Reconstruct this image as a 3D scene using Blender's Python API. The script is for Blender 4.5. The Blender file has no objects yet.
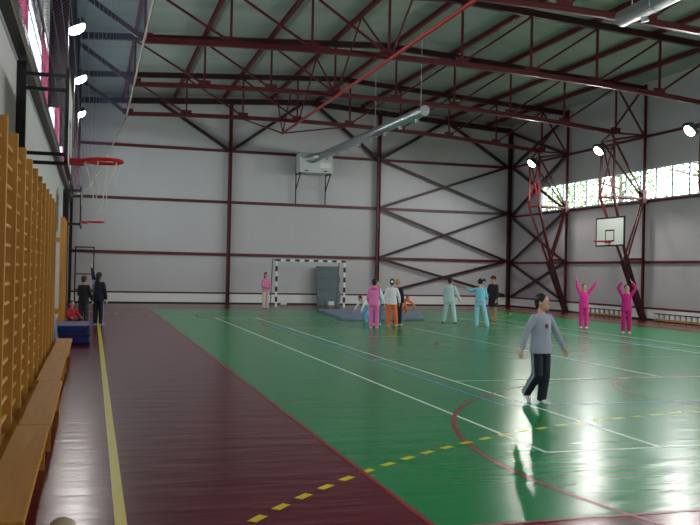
import bpy, bmesh, math, random
from mathutils import Vector as V, Matrix as M
random.seed(7)
S = bpy.context.scene
C = S.collection
PI = math.pi

# ------------------------------------------------------------------ camera
F, YAW, PITCH, ROLL = 860.23, 0.2912, 0.0093, 0.0205
EYE = V((-9.034, -17.866, 1.65))
f = V((math.sin(YAW)*math.cos(PITCH), math.cos(YAW)*math.cos(PITCH), math.sin(PITCH)))
r0 = V((math.cos(YAW), -math.sin(YAW), 0)); u0 = r0.cross(f)
r = r0*math.cos(ROLL) + u0*math.sin(ROLL); u = u0*math.cos(ROLL) - r0*math.sin(ROLL)
cam_data = bpy.data.cameras.new('camera')
cam = bpy.data.objects.new('camera', cam_data); C.objects.link(cam)
cam_data.sensor_width = 36; cam_data.lens = F/700*36
cam_data.clip_start = .05; cam_data.clip_end = 300
mw = M.Identity(4)
for i in range(3):
    mw[i][0] = r[i]; mw[i][1] = u[i]; mw[i][2] = -f[i]; mw[i][3] = EYE[i]
cam.matrix_world = mw
S.camera = cam

# ------------------------------------------------------------------ light
SKY = 10.0           # overcast sky behind the windows
LAMP = 330          # each floodlight
S.view_settings.view_transform = 'Standard'
S.view_settings.look = 'None'
S.view_settings.gamma = 1
S.view_settings.exposure = 0.5
S.view_settings.use_curve_mapping = False
world = bpy.data.worlds.new('sky'); S.world = world
world.use_nodes = True
bg = world.node_tree.nodes['Background']
bg.inputs[0].default_value = (.86, .95, 1.0, 1); bg.inputs[1].default_value = SKY

XL, XR, YF, YN = -10.03, 11.28, 21.62, -23.2
SILL, HEAD = 4.58, 5.82
def area_portal(name, loc, rot, sx, sy):
    d = bpy.data.lights.new(name, 'AREA'); d.shape = 'RECTANGLE'; d.size = sx; d.size_y = sy
    d.cycles.is_portal = True
    o = bpy.data.objects.new(name, d); C.objects.link(o); o.location = loc; o.rotation_euler = rot
area_portal('window_portal', (XR+.2, -1.5, 5.2), (0, PI/2, 0), 1.24, 40.2)
area_portal('window_portal', (XL-.2, -1.5, 5.2), (0, -PI/2, 0), 1.24, 40.2)

# ------------------------------------------------------------------ materials
def lin(c): return tuple(((x/255)/12.92 if x/255 <= .04045 else ((x/255+.055)/1.055)**2.4) for x in c)
def mat(name, col, rough=.6, spec=.5, metal=0, noise=None, bump=None, srgb=True, emit=0):
    m = bpy.data.materials.new(name); m.use_nodes = True
    nt = m.node_tree; b = nt.nodes['Principled BSDF']
    c = lin(col) if srgb else col
    b.inputs['Base Color'].default_value = (*c, 1)
    b.inputs['Roughness'].default_value = rough; b.inputs['Metallic'].default_value = metal
    b.inputs['Specular IOR Level'].default_value = spec
    if emit:
        b.inputs['Emission Color'].default_value = (*c, 1); b.inputs['Emission Strength'].default_value = emit
    if noise or bump:
        tc = nt.nodes.new('ShaderNodeTexCoord')
    if noise:
        sc, amt, stretch = noise
        mp = nt.nodes.new('ShaderNodeMapping'); mp.inputs['Scale'].default_value = stretch
        n = nt.nodes.new('ShaderNodeTexNoise'); n.inputs['Scale'].default_value = sc; n.inputs['Detail'].default_value = 4
        nt.links.new(tc.outputs['Object'], mp.inputs[0]); nt.links.new(mp.outputs[0], n.inputs['Vector'])
        mr = nt.nodes.new('ShaderNodeMapRange'); mr.inputs[1].default_value = .25; mr.inputs[2].default_value = .75
        mr.inputs[3].default_value = 1-amt; mr.inputs[4].default_value = 1+amt
        nt.links.new(n.outputs['Fac'], mr.inputs[0])
        mx = nt.nodes.new('ShaderNodeVectorMath'); mx.operation = 'SCALE'; mx.inputs[0].default_value = c
        nt.links.new(mr.outputs[0], mx.inputs['Scale']); nt.links.new(mx.outputs[0], b.inputs['Base Color'])
    if bump:
        sc, st, stretch = bump
        mp = nt.nodes.new('ShaderNodeMapping'); mp.inputs['Scale'].default_value = stretch
        n = nt.nodes.new('ShaderNodeTexNoise'); n.inputs['Scale'].default_value = sc; n.inputs['Detail'].default_value = 2
        nt.links.new(tc.outputs['Object'], mp.inputs[0]); nt.links.new(mp.outputs[0], n.inputs['Vector'])
        bp = nt.nodes.new('ShaderNodeBump'); bp.inputs['Strength'].default_value = st; bp.inputs['Distance'].default_value = .02
        nt.links.new(n.outputs['Fac'], bp.inputs['Height']); nt.links.new(bp.outputs[0], b.inputs['Normal'])
    return m
def wave_on(m, axis, scale, strength, dist=.03, shape='SIN', darken=0):
    """ribs or seams of a cladding, running across `axis`"""
    nt = m.node_tree; b = nt.nodes['Principled BSDF']
    tc = nt.nodes.new('ShaderNodeTexCoord'); w = nt.nodes.new('ShaderNodeTexWave')
    w.wave_type = 'BANDS'; w.bands_direction = axis; w.wave_profile = shape
    w.inputs['Scale'].default_value = scale; w.inputs['Distortion'].default_value = 0
    nt.links.new(tc.outputs['Object'], w.inputs['Vector'])
    rp = nt.nodes.new('ShaderNodeValToRGB'); rp.color_ramp.elements[0].position = .0; rp.color_ramp.elements[1].position = .25
    nt.links.new(w.outputs['Fac'], rp.inputs[0])
    bp = nt.nodes.new('ShaderNodeBump'); bp.inputs['Strength'].default_value = strength; bp.inputs['Distance'].default_value = dist
    nt.links.new(rp.outputs[0], bp.inputs['Height']); nt.links.new(bp.outputs[0], b.inputs['Normal'])
    return m
FLOORKW = dict(rough=.24, spec=.30)
m_green = mat('green court floor', (32, 134, 76), noise=(.7, .10, (1, 1, 1)), bump=(3.0, .42, (.45, 1.6, 1)), **FLOORKW)
m_maroon = mat('maroon court floor', (104, 28, 46), noise=(.7, .10, (1, 1, 1)), bump=(3.0, .42, (.45, 1.6, 1)), **FLOORKW)
m_lwhite = mat('white line paint', (225, 228, 225), rough=.3)
m_lblue = mat('blue line paint', (70, 150, 205), rough=.3)
m_lred = mat('red line paint', (150, 40, 48), rough=.3)
m_lyellow = mat('yellow line paint', (225, 208, 28), rough=.3)
m_wall = wave_on(mat('pale sandwich panel', (197, 194, 196), rough=.55, noise=(.35, .06, (1, 1, .4))), 'X', .31, .12)
m_wallside = wave_on(mat('pale side sandwich panel', (180, 174, 178), rough=.55, noise=(.35, .06, (1, 1, .4))), 'Y', .31, .12)
m_plaster = mat('white plaster', (205, 200, 196), rough=.8, noise=(.8, .05, (1, 1, 1)))
m_roof = wave_on(mat('galvanised roof sheet', (158, 166, 160), rough=.5, metal=.0, noise=(.5, .14, (.3, 3, 1))), 'Y', 1.3, .5, .05)
m_steel = mat('dark red steel paint', (88, 9, 15), rough=.45, noise=(2, .12, (1, 1, 1)))
m_steeld = mat('deep maroon steel paint', (52, 8, 12), rough=.5, noise=(2, .12, (1, 1, 1)))
m_tubelit = mat('red tube paint lit tone', (170, 48, 46), rough=.4)  # steel red made brighter, light falling on the tube put into its colour
m_black = mat('black paint', (24, 24, 26), rough=.5)
m_white = mat('white paint', (232, 232, 228), rough=.5)
m_board = mat('white backboard', (236, 238, 232), rough=.4)
m_rim = mat('orange red rim', (190, 26, 30), rough=.4)
m_wood = mat('pine wood', (196, 138, 56), rough=.45, noise=(3, .22, (3, 3, .35)))
m_benchw = mat('varnished bench pine', (190, 132, 48), rough=.6, spec=.25, noise=(5, .14, (4, .3, 4)))
m_rung = mat('pale beech rung', (205, 160, 92), rough=.4)
m_galv = mat('galvanised duct', (176, 180, 184), rough=.32, metal=.75, noise=(3, .1, (1, .3, 1)))
m_grey = mat('light grey enamel', (200, 202, 202), rough=.4)
m_frame = mat('grey window frame', (170, 178, 180), rough=.5)
m_greymat = mat('grey vinyl', (98, 112, 116), rough=.55, bump=(3, .3, (1, 1, 1)))
m_bluegreymat = mat('blue grey vinyl', (112, 130, 152), rough=.5, bump=(3, .3, (1, 1, 1)))
m_blue = mat('blue vinyl', (22, 36, 104), rough=.5, bump=(3, .3, (1, 1, 1)))
m_ochre = mat('ochre strip', (196, 150, 70), rough=.5)
m_rope = mat('pale rope', (150, 138, 124), rough=.8)
m_netrope = mat('white net cord', (225, 220, 212), rough=.8)
m_ball = mat('tan leather ball', (196, 178, 150), rough=.6)
m_ground = mat('outdoor ground', (120, 118, 100), rough=.9, noise=(1, .3, (1, 1, 1)))
m_bark = mat('bark', (96, 84, 72), rough=.9)
m_leafs = [mat('leaf green', (84, 116, 62), rough=.6), mat('leaf olive', (120, 124, 72), rough=.6), mat('leaf yellow', (170, 140, 72), rough=.6)]
m_glow = mat('lamp glass', (255, 250, 236), emit=22)

def special(name):
    m = bpy.data.materials.new(name); m.use_nodes = True; nt = m.node_tree
    nt.nodes.clear(); out = nt.nodes.new('ShaderNodeOutputMaterial'); return m, nt, out
m_glass, nt, out = special('window glass')
mx = nt.nodes.new('ShaderNodeMixShader'); tr = nt.nodes.new('ShaderNodeBsdfTransparent'); gl = nt.nodes.new('ShaderNodeBsdfGlossy')
tr.inputs[0].default_value = (.93, .97, .96, 1); gl.inputs['Roughness'].default_value = .05; mx.inputs[0].default_value = .06
nt.links.new(tr.outputs[0], mx.inputs[1]); nt.links.new(gl.outputs[0], mx.inputs[2]); nt.links.new(mx.outputs[0], out.inputs[0])
m_curtain, nt, out = special('pink curtain cloth')
mx = nt.nodes.new('ShaderNodeMixShader'); tr = nt.nodes.new('ShaderNodeBsdfTranslucent'); gl = nt.nodes.new('ShaderNodeBsdfDiffuse')
tr.inputs[0].default_value = (*lin((84, 36, 50)), 1); gl.inputs[0].default_value = (*lin((130, 56, 74)), 1); mx.inputs[0].default_value = .45
nt.links.new(tr.outputs[0], mx.inputs[1]); nt.links.new(gl.outputs[0], mx.inputs[2]); nt.links.new(mx.outputs[0], out.inputs[0])
def net_material(name, col, cell, thick):
    m, nt, out = special(name)
    uv = nt.nodes.new('ShaderNodeUVMap'); sx = nt.nodes.new('ShaderNodeSeparateXYZ'); nt.links.new(uv.outputs[0], sx.inputs[0])
    outs = []
    for k in range(2):
        a = nt.nodes.new('ShaderNodeMath'); a.operation = 'DIVIDE'; a.inputs[1].default_value = cell; nt.links.new(sx.outputs[k], a.inputs[0])
        b = nt.nodes.new('ShaderNodeMath'); b.operation = 'FRACT'; nt.links.new(a.outputs[0], b.inputs[0])
        c = nt.nodes.new('ShaderNodeMath'); c.operation = 'LESS_THAN'; c.inputs[1].default_value = thick/cell; nt.links.new(b.outputs[0], c.inputs[0])
        outs.append(c)
    mxm = nt.nodes.new('ShaderNodeMath'); mxm.operation = 'MAXIMUM'
    nt.links.new(outs[0].outputs[0], mxm.inputs[0]); nt.links.new(outs[1].outputs[0], mxm.inputs[1])
    mx = nt.nodes.new('ShaderNodeMixShader'); tr = nt.nodes.new('ShaderNodeBsdfTransparent'); df = nt.nodes.new('ShaderNodeBsdfDiffuse')
    df.inputs[0].default_value = (*lin(col), 1)
    nt.links.new(mxm.outputs[0], mx.inputs[0]); nt.links.new(tr.outputs[0], mx.inputs[1]); nt.links.new(df.outputs[0], mx.inputs[2])
    nt.links.new(mx.outputs[0], out.inputs[0])
    return m
m_net = net_material('blue grey safety net', (116, 130, 166), .12, .0115)
m_hoopnet = net_material('white hoop net', (222, 214, 205), .07, .009)

# ------------------------------------------------------------------ helpers
def NB(): return bmesh.new()
def box(bm, lo, hi, mi=0):
    lo, hi = V(lo), V(hi)
    vs = [bm.verts.new((x, y, z)) for x in (lo.x, hi.x) for y in (lo.y, hi.y) for z in (lo.z, hi.z)]
    for a in ((0, 1, 3, 2), (4, 6, 7, 5), (0, 4, 5, 1), (2, 3, 7, 6), (0, 2, 6, 4), (1, 5, 7, 3)):
        bm.faces.new([vs[i] for i in a]).material_index = mi
def frame_of(d):
    d = d.normalized(); a = V((0, 0, 1)) if abs(d.z) < .95 else V((0, 1, 0))
    x = d.cross(a).normalized(); y = x.cross(d).normalized(); return x, y, d
def beam(bm, p, q, w, h=None, mi=0, w2=None, h2=None):
    p, q = V(p), V(q); h = h or w; w2 = w2 or w; h2 = h2 or h
    x, y, d = frame_of(q-p)
    a = [bm.verts.new(p + x*sx*w/2 + y*sy*h/2) for sx, sy in ((-1, -1), (1, -1), (1, 1), (-1, 1))]
    b = [bm.verts.new(q + x*sx*w2/2 + y*sy*h2/2) for sx, sy in ((-1, -1), (1, -1), (1, 1), (-1, 1))]
    bm.faces.new(a[::-1]).material_index = mi; bm.faces.new(b).material_index = mi
    for i in range(4): bm.faces.new((a[i], a[(i+1) % 4], b[(i+1) % 4], b[i])).material_index = mi
def ibeam(bm, p, q, w, h):
    """rolled I section: two flanges and a web"""
    p, q = V(p), V(q); x, y, d = frame_of(q-p); t = .016
    beam(bm, p+y*(h/2-t/2), q+y*(h/2-t/2), w, t); beam(bm, p-y*(h/2-t/2), q-y*(h/2-t/2), w, t)
    beam(bm, p, q, t, h-2*t+.002)
def icol(bm, x, y, z0, z1, w, d):
    """upright I column, flanges facing +x and -x"""
    t = .018
    box(bm, (x-d/2, y-w/2, z0), (x-d/2+t, y+w/2, z1)); box(bm, (x+d/2-t, y-w/2, z0), (x+d/2, y+w/2, z1))
    box(bm, (x-d/2+t-.001, y-t/2, z0), (x+d/2-t+.001, y+t/2, z1))
def tube(bm, pts, rad, seg=10, cap=True):
    pts = [V(p) for p in pts]; rs = rad if isinstance(rad, (list, tuple)) else [rad]*len(pts)
    rings = []; X = None
    for i, p in enumerate(pts):
        d = (pts[min(i+1, len(pts)-1)] - pts[max(i-1, 0)]).normalized()
        if X is None: X, Y, _ = frame_of(d)
        else:
            X = (X - d*X.dot(d)).normalized()
        Y = d.cross(X).normalized()
        rings.append([bm.verts.new(p + (X*math.cos(2*PI*k/seg) + Y*math.sin(2*PI*k/seg))*rs[i]) for k in range(seg)])
    for a, b in zip(rings, rings[1:]):
        for k in range(seg): bm.faces.new((a[k], a[(k+1) % seg], b[(k+1) % seg], b[k]))
    if cap: bm.faces.new(rings[0][::-1]); bm.faces.new(rings[-1])
def capsule(bm, p, q, r1, r2, seg=12):
    p, q = V(p), V(q); d = (q-p); L = d.length
    if L < 1e-6: d = V((0, 0, 1)); L = 0
    d = d.normalized() if L else V((0, 0, 1))
    pts = []; rs = []
    for k in range(5):
        a = PI/2*(k+.35)/5.35; pts.append(p - d*r1*math.cos(a)); rs.append(r1*math.sin(a))
    pts.append(p); rs.append(r1)
    if L: pts.append(q); rs.append(r2)
    for k in range(4, -1, -1):
        a = PI/2*(k+.35)/5.35; pts.append(q + d*r2*math.cos(a)); rs.append(r2*math.sin(a))
    tube(bm, pts, rs, seg)
def ellipsoid(bm, c, rad, rot=None, sub=3):
    mm = M.Translation(V(c)) @ (rot.to_4x4() if rot else M.Identity(4)) @ M.Diagonal((*rad, 1))
    bmesh.ops.create_icosphere(bm, subdivisions=sub, radius=1, matrix=mm)
def loft(bm, rings, X, Y, seg=20):
    rr = []
    for c, rx, ry in rings:
        rr.append([bm.verts.new(V(c) + X*rx*math.cos(2*PI*k/seg) + Y*ry*math.sin(2*PI*k/seg)) for k in range(seg)])
    for a, b in zip(rr, rr[1:]):
        for k in range(seg): bm.faces.new((a[k], a[(k+1) % seg], b[(k+1) % seg], b[k]))
    bm.faces.new(rr[0][::-1]); bm.faces.new(rr[-1])
def torus(bm, c, R, rr, seg=28, s2=8):
    g = [[bm.verts.new((c[0]+(R+rr*math.cos(b))*math.cos(a), c[1]+(R+rr*math.cos(b))*math.sin(a), c[2]+rr*math.sin(b)))
          for b in [2*PI*j/s2 for j in range(s2)]] for a in [2*PI*i/seg for i in range(seg)]]
    for i in range(seg):
        for j in range(s2):
            bm.faces.new((g[i][j], g[(i+1) % seg][j], g[(i+1) % seg][(j+1) % s2], g[i][(j+1) % s2]))
def obj(name, bm, m, parent=None, local=False, smooth=False, bevel=0):
    """links the shapes gathered in bm as one object; its points are world points unless local"""
    if parent is not None and not local:
        q = parent
        while q: bm.transform(M.Translation(-q.location)); q = q.parent
    bmesh.ops.recalc_face_normals(bm, faces=bm.faces[:])
    me = bpy.data.meshes.new(name); bm.to_mesh(me); bm.free()
    for x in (m if isinstance(m, (list, tuple)) else [m]): me.materials.append(x)
    o = bpy.data.objects.new(name, me); C.objects.link(o)
    if parent is not None: o.parent = parent
    if smooth:
        for p in me.polygons: p.use_smooth = True
    if bevel:
        b = o.modifiers.new('bevel', 'BEVEL'); b.width = bevel; b.segments = 2; b.limit_method = 'ANGLE'
    return o
def tag(o, label, cat, group=None, kind=None):
    o['label'] = label; o['category'] = cat
    if group: o['group'] = group
    if kind: o['kind'] = kind
    return o
def thing(name, loc, label, cat, group=None, rz=0):
    o = bpy.data.objects.new(name, None); C.objects.link(o); o.empty_display_size = .1
    o.location = loc; o.rotation_euler = (0, 0, rz)
    return tag(o, label, cat, group)
def struct(name, bm, m, label=None, cat=None, **k):
    o = obj(name, bm, m, **k); o['kind'] = 'structure'
    if label: o['label'] = label; o['category'] = cat
    return o
def dup(root, loc, label, group=None):
    n = root.copy(); C.objects.link(n); n.location = loc; n['label'] = label
    if group: n['group'] = group
    for ch in root.children:
        c = ch.copy(); C.objects.link(c); c.parent = n
        for g in ch.children:
            d = g.copy(); C.objects.link(d); d.parent = c
    return n

# ------------------------------------------------------------------ the hall
GX0, GX1, GY0, GY1 = -6.87, 8.4, -12.72, 16.4
bm = NB()
def quad(x0, y0, x1, y1, z, mi):
    bm.faces.new([bm.verts.new(p) for p in ((x0, y0, z), (x1, y0, z), (x1, y1, z), (x0, y1, z))]).material_index = mi
box(bm, (XL-.25, YN-.25, -.2), (XR+.25, YF+.25, -.01), 1)
quad(GX0, GY0, GX1, GY1, 0, 0)
quad(XL-.25, YN-.2, GX0, YF+.2, 0, 1); quad(GX1, YN-.2, XR+.25, YF+.2, 0, 1)
quad(GX0, YN-.2, GX1, GY0, 0, 1); quad(GX0, GY1, GX1, YF+.2, 0, 1)
lz = [.0012]
def line(p, q, w, mi):
    lz[0] += .00005
    p, q = V((*p, lz[0])), V((*q, lz[0])); d = (q-p).normalized(); n = V((-d.y, d.x, 0))*w/2
    bm.faces.new([bm.verts.new(x) for x in (p-n, q-n, q+n, p+n)]).material_index = mi
def arc(c, R, a0, a1, w, mi, dash=None):
    lz[0] += .00005
    step = dash/R if dash else math.radians(1.5); n = max(2, int(round(abs(a1-a0)/step)))
    for i in range(n):
        aa, ab = a0+(a1-a0)*i/n, a0+(a1-a0)*(i+1)/n
        if dash and i % 2: continue
        ps = [(c[0]+(R+s*w/2)*math.cos(a), c[1]+(R+s*w/2)*math.sin(a), lz[0]) for a, s in ((aa, -1), (aa, 1), (ab, 1), (ab, -1))]
        bm.faces.new([bm.verts.new(p) for p in ps]).material_index = mi
T = .9037
W = .05
for sx in (-1, 1):
    line((sx*5.485*T, -11.885*T), (sx*5.485*T+(sx-1)*.07, 11.885*T), W, 2)
    line((sx*4.115*T, -11.885*T), (sx*4.115*T, 11.885*T), W, 2)
for sy in (-1, 1):
    line((-5.485*T, sy*11.885*T), (5.485*T, sy*11.885*T), W, 2)
    line((-4.115*T, sy*6.4*T), (4.115*T, sy*6.4*T), W, 2)
line((0, -6.4*T), (0, 6.4*T), W, 2)
for sx in (-1, 1): line((sx*4.5*T, -9*T), (sx*4.5*T, 9*T), W, 3)
for y in (-9*T, -3*T, 0, 3*T, 9*T): line((-4.5*T, y), (4.5*T, y), W, 3)
for s, c in ((1, -11.286), (-1, 11.286)):
    a0 = -.35 if s > 0 else PI-.35
    arc((-.02, c), 5.6, a0, a0+PI+.7, W, 4)
    arc((.2, c+s*3.75), 1.9, 0, 2*PI, W, 4)
arc((.2, 0), 1.7, 0, 2*PI, W, 4)
arc((-.78, -18.23), 9.337, math.radians(0), math.radians(180), .07, 5, dash=.16)
arc((-.78, 18.4), 9.337, math.radians(200), math.radians(340), .07, 5, dash=.27)
line((GX0, GY0), (GX0, GY1), .045, 4); line((GX0, GY0), (GX1, GY0), .045, 4)
line((-8.82, YN+1), (-8.82, 19.9), .075, 5); line((9.2, YN+1), (9.2, 19.9), .075, 5)
line((-8.82, 19.9), (9.2, 19.9), .075, 5)
struct('floor', bm, [m_green, m_maroon, m_lwhite, m_lblue, m_lred, m_lyellow], 'green court with maroon surround and painted lines', 'floor')

def roofz(x): return 9.78 - .062*abs(x-.55)
bm = NB()
for a, b in ((XL-.3, .55), (.55, XR+.3)):
    za, zb = roofz(a), roofz(b)
    v = [bm.verts.new(p) for p in ((a, YN-.3, za), (b, YN-.3, zb), (b, YF+.3, zb), (a, YF+.3, za),
                                   (a, YN-.3, za+.15), (b, YN-.3, zb+.15), (b, YF+.3, zb+.15), (a, YF+.3, za+.15))]
    for q in ((0, 1, 2, 3), (4, 7, 6, 5), (0, 4, 5, 1), (1, 5, 6, 2), (2, 6, 7, 3), (3, 7, 4, 0)): bm.faces.new([v[i] for i in q])
struct('ceiling', bm, m_roof, 'ribbed grey metal roof sheeting above the trusses', 'ceiling')

def gable(y0, y1):
    bm = NB(); pr = [(XL-.25, -.01), (XR+.25, -.01), (XR+.25, roofz(XR+.25)+.05), (.55, roofz(.55)+.05), (XL-.25, roofz(XL-.25)+.05)]
    a = [bm.verts.new((x, y0, z)) for x, z in pr]; b = [bm.verts.new((x, y1, z)) for x, z in pr]
    bm.faces.new(a); bm.faces.new(b[::-1])
    for i in range(5): bm.faces.new((a[i], b[i], b[(i+1) % 5], a[(i+1) % 5]))
    return bm
struct('wall_far', gable(YF, YF+.2), m_wall, 'pale grey panelled end wall behind the goal', 'wall')
struct('wall_near', gable(YN-.2, YN), m_wall)
WY0, WY1 = -21.6, 18.6       # window strip along both sides
for side, x0, x1, m in (('left', XL-.2, XL, m_plaster), ('right', XR, XR+.2, m_wallside)):
    bm = NB()
    box(bm, (x0, YN-.2, 0), (x1, YF+.2, SILL)); box(bm, (x0, YN-.2, HEAD), (x1, YF+.2, roofz(x0)+.05))
    box(bm, (x0, YN-.2, SILL), (x1, WY0, HEAD)); box(bm, (x0, WY1, SILL), (x1, YF+.2, HEAD))
    struct('wall_'+side, bm, m)
n = 0
for side, xa, xb in (('left', XL-.09, XL-.01), ('right', XR+.06, XR+.14)):
    y = WY1
    while y - 5.6 > WY0 - 4.6:
        ya = max(y-5.74, WY0); n += 1
        bm = NB(); k = 6; st = (y-ya)/k
        box(bm, (xa, ya, SILL), (xb, y, SILL+.06)); box(bm, (xa, ya, HEAD-.06), (xb, y, HEAD))
        for i in range(k+1):
            yy = ya+st*i; w = .042
            box(bm, (xa, max(ya, yy-w), SILL+.06), (xb, min(y, yy+w), HEAD-.06))
        wf = struct('window_%d' % n, bm, m_frame)
        bm = NB(); xm = (xa+xb)/2; box(bm, (xm-.004, ya, SILL+.05), (xm+.004, y, HEAD-.05))
        g = obj('pane', bm, m_glass, wf)
        y = ya
        if y <= WY0+.01: break

# base strips: dark kick, white casing, thin red rail
tn = [0]
def trim(bm, m, label=None):
    tn[0] += 1
    return struct('trim_%d' % tn[0], bm, m, label, 'beam' if label else None)
bm = NB(); box(bm, (XL+.01, YF-.05, 0), (XR-.01, YF, .07), 0); box(bm, (XL+.01, YF-.09, .07), (XR-.01, YF, .46), 1); box(bm, (XL+.01, YF-.097, .46), (XR-.01, YF, .53), 2)
struct('baseboard_far', bm, [m_black, m_white, m_steel], 'white wall casing with black kick strip under end wall', 'baseboard')
bm = NB(); box(bm, (XR-.05, YN+.01, 0), (XR, YF-.13, .07), 0); box(bm, (XR-.09, YN+.01, .07), (XR, YF-.13, .42), 1); box(bm, (XR-.097, YN+.01, .42), (XR, YF-.13, .49), 2)
struct('baseboard_right', bm, [m_black, m_white, m_steel], 'white wall casing under the window wall', 'baseboard')

# wall rails (girts) and wall posts
for z in (2.27, 4.67, 7.02):
    bm = NB(); box(bm, (XL+.01, YF-.12, z-.06), (XR-.01, YF-.001, z+.06)); trim(bm, m_steel)
for z in (2.2, 4.52, 7.02):
    bm = NB(); box(bm, (XR-.08, YN+.01, z-.045), (XR-.001, YF-.13, z+.045)); trim(bm, m_steel)
bm = NB(); box(bm, (XL+.001, YN+.01, 4.36), (XL+.15, YF-.13, 4.57)); trim(bm, m_black)
bm = NB(); box(bm, (XL+.001, YN+.01, HEAD+.02), (XL+.06, YF-.13, HEAD+.16)); trim(bm, m_steeld)
for x in (-3.08, 4.10):
    bm = NB(); icol(bm, x, YF-.22, 0, roofz(x)-.25, .16, .16); trim(bm, m_steel)
bm = NB(); icol(bm, XR-.2, YF-.2, 0, roofz(XR)-.2, .16, .16); trim(bm, m_steeld)
bm = NB(); icol(bm, XL+.08, YF-.2, 0, roofz(XL)-.2, .14, .12); trim(bm, m_steeld)
for y in (-.8, 4.8, 10.4, 16.0):
    bm = NB(); icol(bm, XL+.31, y, 4.6, roofz(XL)-.12, .26, .34); trim(bm, m_steeld)
    bm = NB(); icol(bm, XR-.16, y, 0, roofz(XR)-.12, .08, .09); trim(bm, m_steel)

# ------------------------------------------------------------------ roof steel
NX = [-7.86+2.21*k for k in range(9)]
BZ = 7.58
def bz(x): return 7.64 - .0045*(x+1.5)**2
def raft(x): return roofz(x)-.30
def make_truss(y):
    t = thing('roof_truss', (.55, y, BZ), 'x', 'truss')
    bm = NB()
    for a, b in ((XL+.2, .55), (.55, XR-.2)):
        ibeam(bm, (a, y, raft(a)), (b, y, raft(b)), .14, .2)
    obj('top_chord', bm, m_steeld, t)
    bm = NB(); 
    for a, b in zip(NX, NX[1:]): ibeam(bm, (a-.02, y, bz(a)), (b+.02, y, bz(b)), .12, .15)
    for k, x in enumerate(NX): box(bm, (x-.2, y-.015, bz(x)-.02), (x+.2, y+.015, bz(x)+.2))
    obj('bottom_chord', bm, m_steel, t)
    for k, x in enumerate(NX):
        bm = NB(); beam(bm, (x, y, bz(x)+.05), (x, y, raft(x)-.09), .06); obj('vertical_strut', bm, m_steel, t)
    for k in range(8):
        if k == 3: continue
        bm = NB()
        if k < 3: beam(bm, (NX[k], y+.02, raft(NX[k])-.1), (NX[k+1], y+.02, bz(NX[k+1])+.06), .06)
        else: beam(bm, (NX[k+1], y+.02, raft(NX[k+1])-.1), (NX[k], y+.02, bz(NX[k])+.06), .06)
        obj('diagonal_strut', bm, m_steel, t)
    bm = NB(); beam(bm, (NX[0], y, bz(NX[0])), (XL+.35, y, raft(XL)-.15), .12); obj('end_diagonal', bm, m_steeld, t)
    return t
truss = make_truss(16.0)
truss['label'] = 'dark red roof truss closest to the end wall with the heater'
truss['group'] = 'roof trusses'
dup(truss, (.55, 10.4, BZ), 'dark red roof truss second out from the heater wall', 'roof trusses')
dup(truss, (.55, 4.8, BZ), 'dark red roof truss third out from the heater wall', 'roof trusses')
dup(truss, (.55, -.8, BZ), 'dark red roof truss fourth out from the heater wall', 'roof trusses')

purl = ['running along just inside the climbing-bar wall', 'second from the climbing-bar wall', 'third from the climbing-bar wall', 'just short of the red tube seen from the climbing bars',
        'beside the ridge over the long duct', 'fifth from the window wall', 'fourth from the window wall', 'third from the window wall', 'second from the window wall', 'running along just inside the window wall']
for k, x in enumerate([-9.7]+NX):
    bm = NB(); ibeam(bm, (x, YN+.02, roofz(x)-.115), (x, YF-.02, roofz(x)-.115), .1, .16)
    tag(obj('roof_purlin', bm, m_steel), 'long dark red roof purlin '+purl[k], 'beam', 'roof purlins')

# bracing in the roof: a red tube, its lit brightness put into the colour, with V struts up to the purlin
t = thing('roof_brace', (NX[3], 10, BZ), 'red tube coloured as if lit, running the length of the hall below the roof with V struts', 'brace')
bm = NB(); tube(bm, [(NX[3], -6.4, BZ-.03), (NX[3], 18.8, BZ-.03)], .055); obj('tube', bm, m_tubelit, t, smooth=True)
ys = [-3.6, 2.0, 7.6, 13.2]
for y in ys:
    for s in (-1, 1):
        bm = NB(); tube(bm, [(NX[3]+.05, y+s*2.8, BZ+.02), (NX[3]+.05, y+s*.1, roofz(NX[3])-.2)], .03); obj('brace_strut', bm, m_steel, t)
for x2 in (NX[2], NX[4]):
    bm = NB(); tube(bm, [(NX[3], 18.75, BZ-.03), (x2, 16.08, BZ)], .032); obj('brace_strut', bm, m_steel, t)
for s in (-1, 1):
    bm = NB(); tube(bm, [(NX[3], 18.75, BZ-.02), (NX[3]+s*.35, 18.8, roofz(NX[3])-.2)], .03); obj('brace_strut', bm, m_steel, t)

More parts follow.
